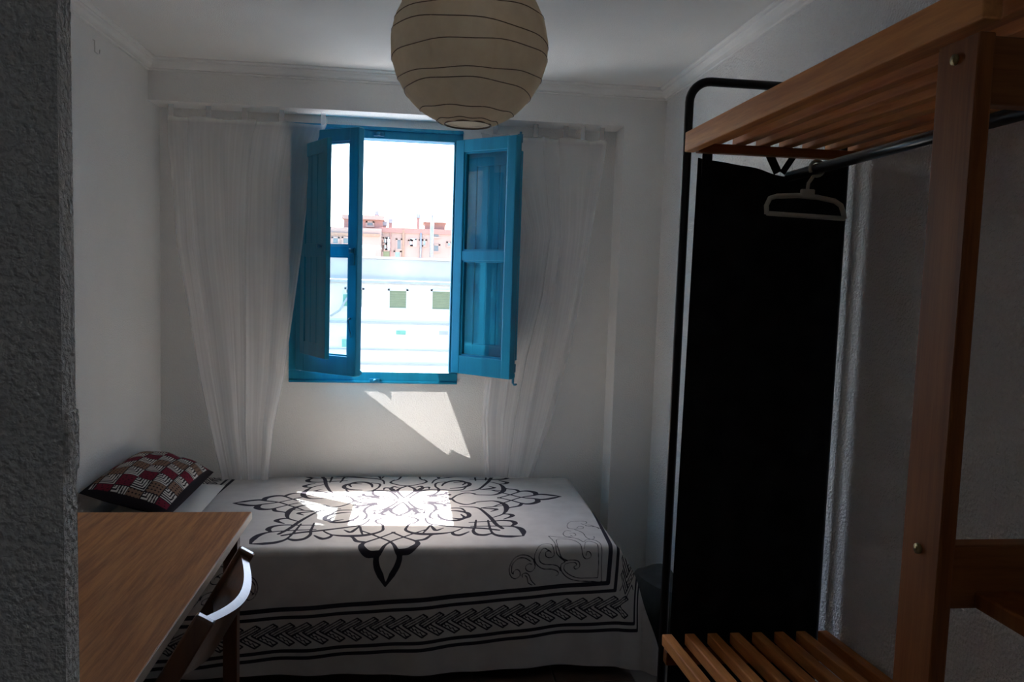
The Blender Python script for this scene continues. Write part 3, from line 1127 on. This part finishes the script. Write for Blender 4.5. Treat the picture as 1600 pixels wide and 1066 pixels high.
band((.918, 1.982, 1.785), (.882, 1.982, 1.850), .022, 'strap', bc)
band((.930, 1.982, 1.785), (.962, 1.982, 1.835), .016, 'strap', bc)

# plastic hanger on the rail
hg = thing('clothes_hanger', 'small beige plastic hanger hooked on the metal rail', 'hanger', (.945, 1.83, 1.78))
HYY = 1.83
MB().tube([(.945+.0175*math.cos(a), HYY, 1.778+.0178*math.sin(a)) for a in [math.radians(d) for d in range(215, -91, -20)]]
          + [(.938, HYY, 1.760), (.926, HYY, 1.742), (.924, HYY, 1.72)], .0042, 8).build('hook', 'hanger_plastic', hg)
MB().tube([(.826, HYY, 1.665), (.824, HYY, 1.685), (.832, HYY, 1.703), (.848, HYY, 1.708), (.90, HYY, 1.712), (.95, HYY, 1.710), (.995, HYY, 1.703), (1.012, HYY, 1.693), (1.020, HYY, 1.675), (1.023, HYY, 1.661)], .0062, 8).build('shoulder_bar', 'hanger_plastic', hg)
MB().tube([(.826, HYY, 1.667), (1.023, HYY, 1.662)], .0058, 8).build('trouser_bar', 'hanger_plastic', hg)
MB().box(.908, .942, HYY-.006, HYY+.006, 1.706, 1.728, bev=.003).build('hook_socket', 'hanger_plastic', hg)

# dark bag between the bed and the wall
bg_ = MB()


def bag_pt(i, j):
    a = i/32*2*math.pi
    t = j/14
    sx, sy = .095, .20
    k = 1-.25*max(0, t-.75)/.25*max(0, t-.75)/.25
    e = 3.2
    c, s = math.cos(a), math.sin(a)
    rr = (abs(c)**e+abs(s)**e)**(-1/e)
    return (1.035+sx*c*rr*k*(1+.05*math.sin(3*a+5*t)), 3.12+sy*s*rr*k, (.26*t)+(.012*math.sin(2*a) if j == 14 else 0))


bg_.grid(bag_pt, 33, 15)
bg_.raw([bag_pt(i, 14) for i in range(32)]+[(1.035, 3.12, .272)], [(i, (i+1) % 32, 32) for i in range(32)], True)
bg_.raw([bag_pt(i, 0) for i in range(32)], [tuple(range(32))])
tag(bg_.build('storage_bag', 'bag_fabric'), 'dark soft storage bag on the floor past the foot of the bed', 'bag')

# ------------------------------------------------------------------ outside
GZ = -11.0
struct(B(-80, 80, 6.5, 160, GZ-.5, GZ).build('ground', 'street'), 'street far below the window')
nb = thing('apartment_block', 'white apartment block with closed green blinds across the street', 'building', (0, 25, GZ))
NY = 22.0


def zat(px, py, Y):
    return at(px, py, Y).z


zp = zat(640, 406, NY)
MB().box(-16, 14, NY, NY+8, GZ, zat(640, 440, NY)).build('facade', 'facade_white', nb)
MB().box(-16, 14, NY, NY+.25, zat(640, 439, NY), zp).box(-16, 14, NY+7.75, NY+8, zat(640, 439, NY), zp).build('parapet', 'parapet_grey', nb)
MB().box(-16, 14, NY-.05, NY+.30, zp, zp+.06).build('coping', 'facade_white', nb)
for py_, hh, pr in ((440, .07, .12), (503.5, .06, .05), (546, .04, .03), (568, .05, .05)):
    MB().box(-16, 14, NY-pr, NY, zat(640, py_, NY)-hh, zat(640, py_, NY)).build('ledge', 'facade_ledge', nb)
blind = [(608.5, 635, 455, 481), (675.4, 703, 456, 483), (742, 769, 458, 485), (541, 566, 453, 479), (474, 500, 451, 477)]
for (x0, x1, y0, y1) in blind:
    p, q = at(x0, y1, NY), at(x1, y0, NY)
    wn_ = MB().box(p.x-.05, q.x+.05, NY-.04, NY+.02, p.z-.08, p.z).box(p.x-.05, p.x, NY-.02, NY, p.z, q.z+.05).box(q.x, q.x+.05, NY-.02, NY, p.z, q.z+.05).box(p.x-.05, q.x+.05, NY-.02, NY, q.z, q.z+.05).build('window', 'facade_white', nb)
    nsl = 7
    for k in range(nsl):
        za, zb = p.z+(q.z-p.z)*k/nsl, p.z+(q.z-p.z)*(k+1)/nsl
        MB().box(p.x, q.x, NY-.012, NY-.002, za+.001, zb-.001).build('blind_slat', 'blind_green', wn_)
for (x0, x1, y0, y1) in ((619, 634, 517, 522.5), (686, 700, 518, 523)):
    p, q = at(x0, y1, NY), at(x1, y0, NY)
    MB().box(p.x, q.x, NY-.03, NY, p.z, q.z).build('vent', 'vent_green' if x0 < 650 else 'facade_ledge', nb)
for (x0, x1, y0, y1) in ((536, 545, 460, 478), (534.5, 544, 530, 542)):
    p, q = at(x0, y1, NY), at(x1, y0, NY)
    wn_ = MB().box(p.x-.04, q.x+.04, NY-.03, NY, p.z-.04, q.z+.04).build('window', 'facade_white', nb)
    MB().box(p.x, q.x, NY-.05, NY-.03, p.z, q.z).build('shutter', 'vent_green', wn_)
p, q = at(516, 494, NY-.1), at(545, 462, NY-.1)
MB().tube([p, (p+q)/2-Vector((0, 0, .12)), q], .03, 6).build('cable', 'facade_ledge', nb)
# small tank and flue on the flat roof
p = at(578, 405, NY+3)
MB().tube([(p.x, NY+3, zat(640, 440, NY)), (p.x, NY+3, zat(578, 388, NY+3))], .16, 14).tube([(p.x, NY+3, zat(578, 388, NY+3)), (p.x, NY+3, zat(578, 384, NY+3))], [.36, .30], 14).build('roof_flue', 'far_white', nb)

fb = thing('brick_block', 'pink brick apartment building with roof towers behind the white block', 'building', (0, 70, GZ))
FY = 60.0


def Zf(zx, zy, Y=FY):
    return at(560+zx/10.66, 320+zy/10.66, Y)


rz = Zf(700, 415).z
MB().box(Zf(330, 500).x, Zf(1900, 500).x, FY, FY+12, GZ, rz).build('facade', 'brick_pink', fb)
MB().box(Zf(-1600, 500).x, Zf(390, 500).x, FY-1.2, FY+12, GZ, Zf(0, 400).z).build('wing', 'brick_pink', fb)
MB().box(Zf(-1600, 500).x, Zf(370, 500).x, FY-1.35, FY-1.2, Zf(0, 530).z, Zf(0, 490).z).build('band', 'brick_band', fb)
MB().box(Zf(345, 500).x, Zf(1900, 500).x, FY-.12, FY+.2, rz-.25, rz+.12).build('cornice', 'brick_red', fb)
MB().box(Zf(735, 500).x, Zf(770, 500).x, FY-.15, FY, GZ, rz).build('pier', 'brick_band', fb)
MB().box(Zf(530, 500).x, Zf(548, 500).x, FY-.10, FY, GZ, rz).build('pier', 'brick_red', fb)
tw = MB().box(Zf(-250, 0).x, Zf(400, 0).x, FY+.5, FY+7, rz-1, Zf(200, 245).z).build('roof_tower', 'brick_red', fb)
MB().box(Zf(-280, 0).x, Zf(425, 0).x, FY+.2, FY+7.3, Zf(200, 245).z, Zf(200, 175).z).build('tower_band', 'brick_pink', tw)
tw2 = MB().box(Zf(1115, 0).x, Zf(1455, 0).x, FY+.6, FY+5, rz-1, Zf(1285, 290).z).build('roof_tower', 'brick_red', fb)
xa, xb, xc_, xd = Zf(1085, 0).x, Zf(1490, 0).x, Zf(1170, 0).x, Zf(1470, 0).x
za_, zb_ = Zf(1285, 290).z, Zf(1285, 222).z
MB().raw([(xa, FY+.2, za_), (xb, FY+.2, za_), (xb, FY+5.4, za_), (xa, FY+5.4, za_), (xc_, FY+1.2, zb_), (xd, FY+1.2, zb_), (xd, FY+4.4, zb_), (xc_, FY+4.4, zb_)],
         [(0, 1, 2, 3), (4, 5, 6, 7), (0, 1, 5, 4), (1, 2, 6, 5), (2, 3, 7, 6), (3, 0, 4, 7)]).build('tower_roof', 'roof_slab', tw2)
for (zx, z0, wd) in ((530, 265, 26), (1003, 180, 18), (430, 310, 12), (295, 135, 14)):
    a, b_ = Zf(zx-wd, 0).x, Zf(zx+wd, 0).x
    zt = Zf(zx, z0).z
    zb2 = rz-.1 if zx != 295 else Zf(295, 176).z
    m_ = (a+b_)/2
    sh = MB().raw([(a, FY+1, zb2), (b_, FY+1, zb2), (b_, FY+2, zb2), (a, FY+2, zb2), (m_-.12, FY+1.3, zt), (m_+.12, FY+1.3, zt), (m_+.12, FY+1.7, zt), (m_-.12, FY+1.7, zt)],
                  [(0, 1, 2, 3), (4, 5, 6, 7), (0, 1, 5, 4), (1, 2, 6, 5), (2, 3, 7, 6), (3, 0, 4, 7)]).build('chimney', 'brick_red', fb)
    MB().box(m_-.15, m_+.15, FY+1.2, FY+1.8, zt-.1, zt+.2).build('cowl', 'mast_metal', sh)
ax = Zf(1232, 0).x
MB().tube([(ax, FY-1.0, Zf(1232, 880).z), (ax, FY-1.0, Zf(1232, 215).z)], .14, 8).tube([(ax, FY-1.0, Zf(1232, 215).z), (ax, FY-1.0, Zf(1232, 95).z)], .05, 6).build('antenna_mast', 'mast_metal', fb)
px_ = Zf(1053, 0).x
MB().tube([(px_, FY-.1, Zf(0, 880).z), (px_, FY-.1, Zf(0, 430).z)], .07, 8).build('drainpipe', 'mast_metal', fb)
for (x0, x1, y0, y1, mt_) in ((365, 400, 425, 510, 'far_glass'), (365, 395, 540, 560, 'far_glass'), (365, 395, 655, 735, 'far_glass'), (430, 462, 570, 640, 'far_blind'), (475, 510, 570, 640, 'far_white'),
                              (430, 462, 660, 730, 'far_blind'), (475, 510, 660, 730, 'far_white'), (648, 705, 588, 735, 'far_glass'), (852, 885, 608, 665, 'far_glass'), (888, 940, 592, 665, 'far_white'),
                              (1030, 1055, 600, 670, 'far_blind'), (1060, 1115, 600, 675, 'far_blind'), (1258, 1340, 438, 532, 'far_glass'), (1258, 1335, 682, 770, 'far_glass'), (1490, 1530, 640, 680, 'far_blind'),
                              (412, 520, 780, 920, 'blind_green'), (612, 690, 790, 920, 'far_blind'), (150, 240, 300, 345, 'far_glass'), (1600, 1680, 440, 530, 'far_glass'), (1600, 1680, 680, 770, 'far_glass'),
                              (-250, -170, 560, 640, 'far_glass'), (-120, -40, 560, 640, 'far_blind'), (-420, -340, 560, 640, 'far_glass')):
    Yw = FY-1.2 if x0 < 360 else FY
    if y0 < 400 and x0 < 360:
        Yw = FY+.5
    p, q = Zf(x0, y1, Yw), Zf(x1, y0, Yw)
    wn_ = MB().box(p.x-.12, q.x+.12, Yw-.10, Yw, p.z-.12, p.z).box(p.x-.12, p.x, Yw-.06, Yw, p.z, q.z+.1).box(q.x, q.x+.12, Yw-.06, Yw, p.z, q.z+.1).box(p.x-.12, q.x+.12, Yw-.06, Yw, q.z, q.z+.12).build('window', 'brick_pink' if mt_ != 'far_white' else 'far_white', fb)
    MB().box(p.x, q.x, Yw-.04, Yw-.01, p.z, q.z).build('pane', mt_, wn_)
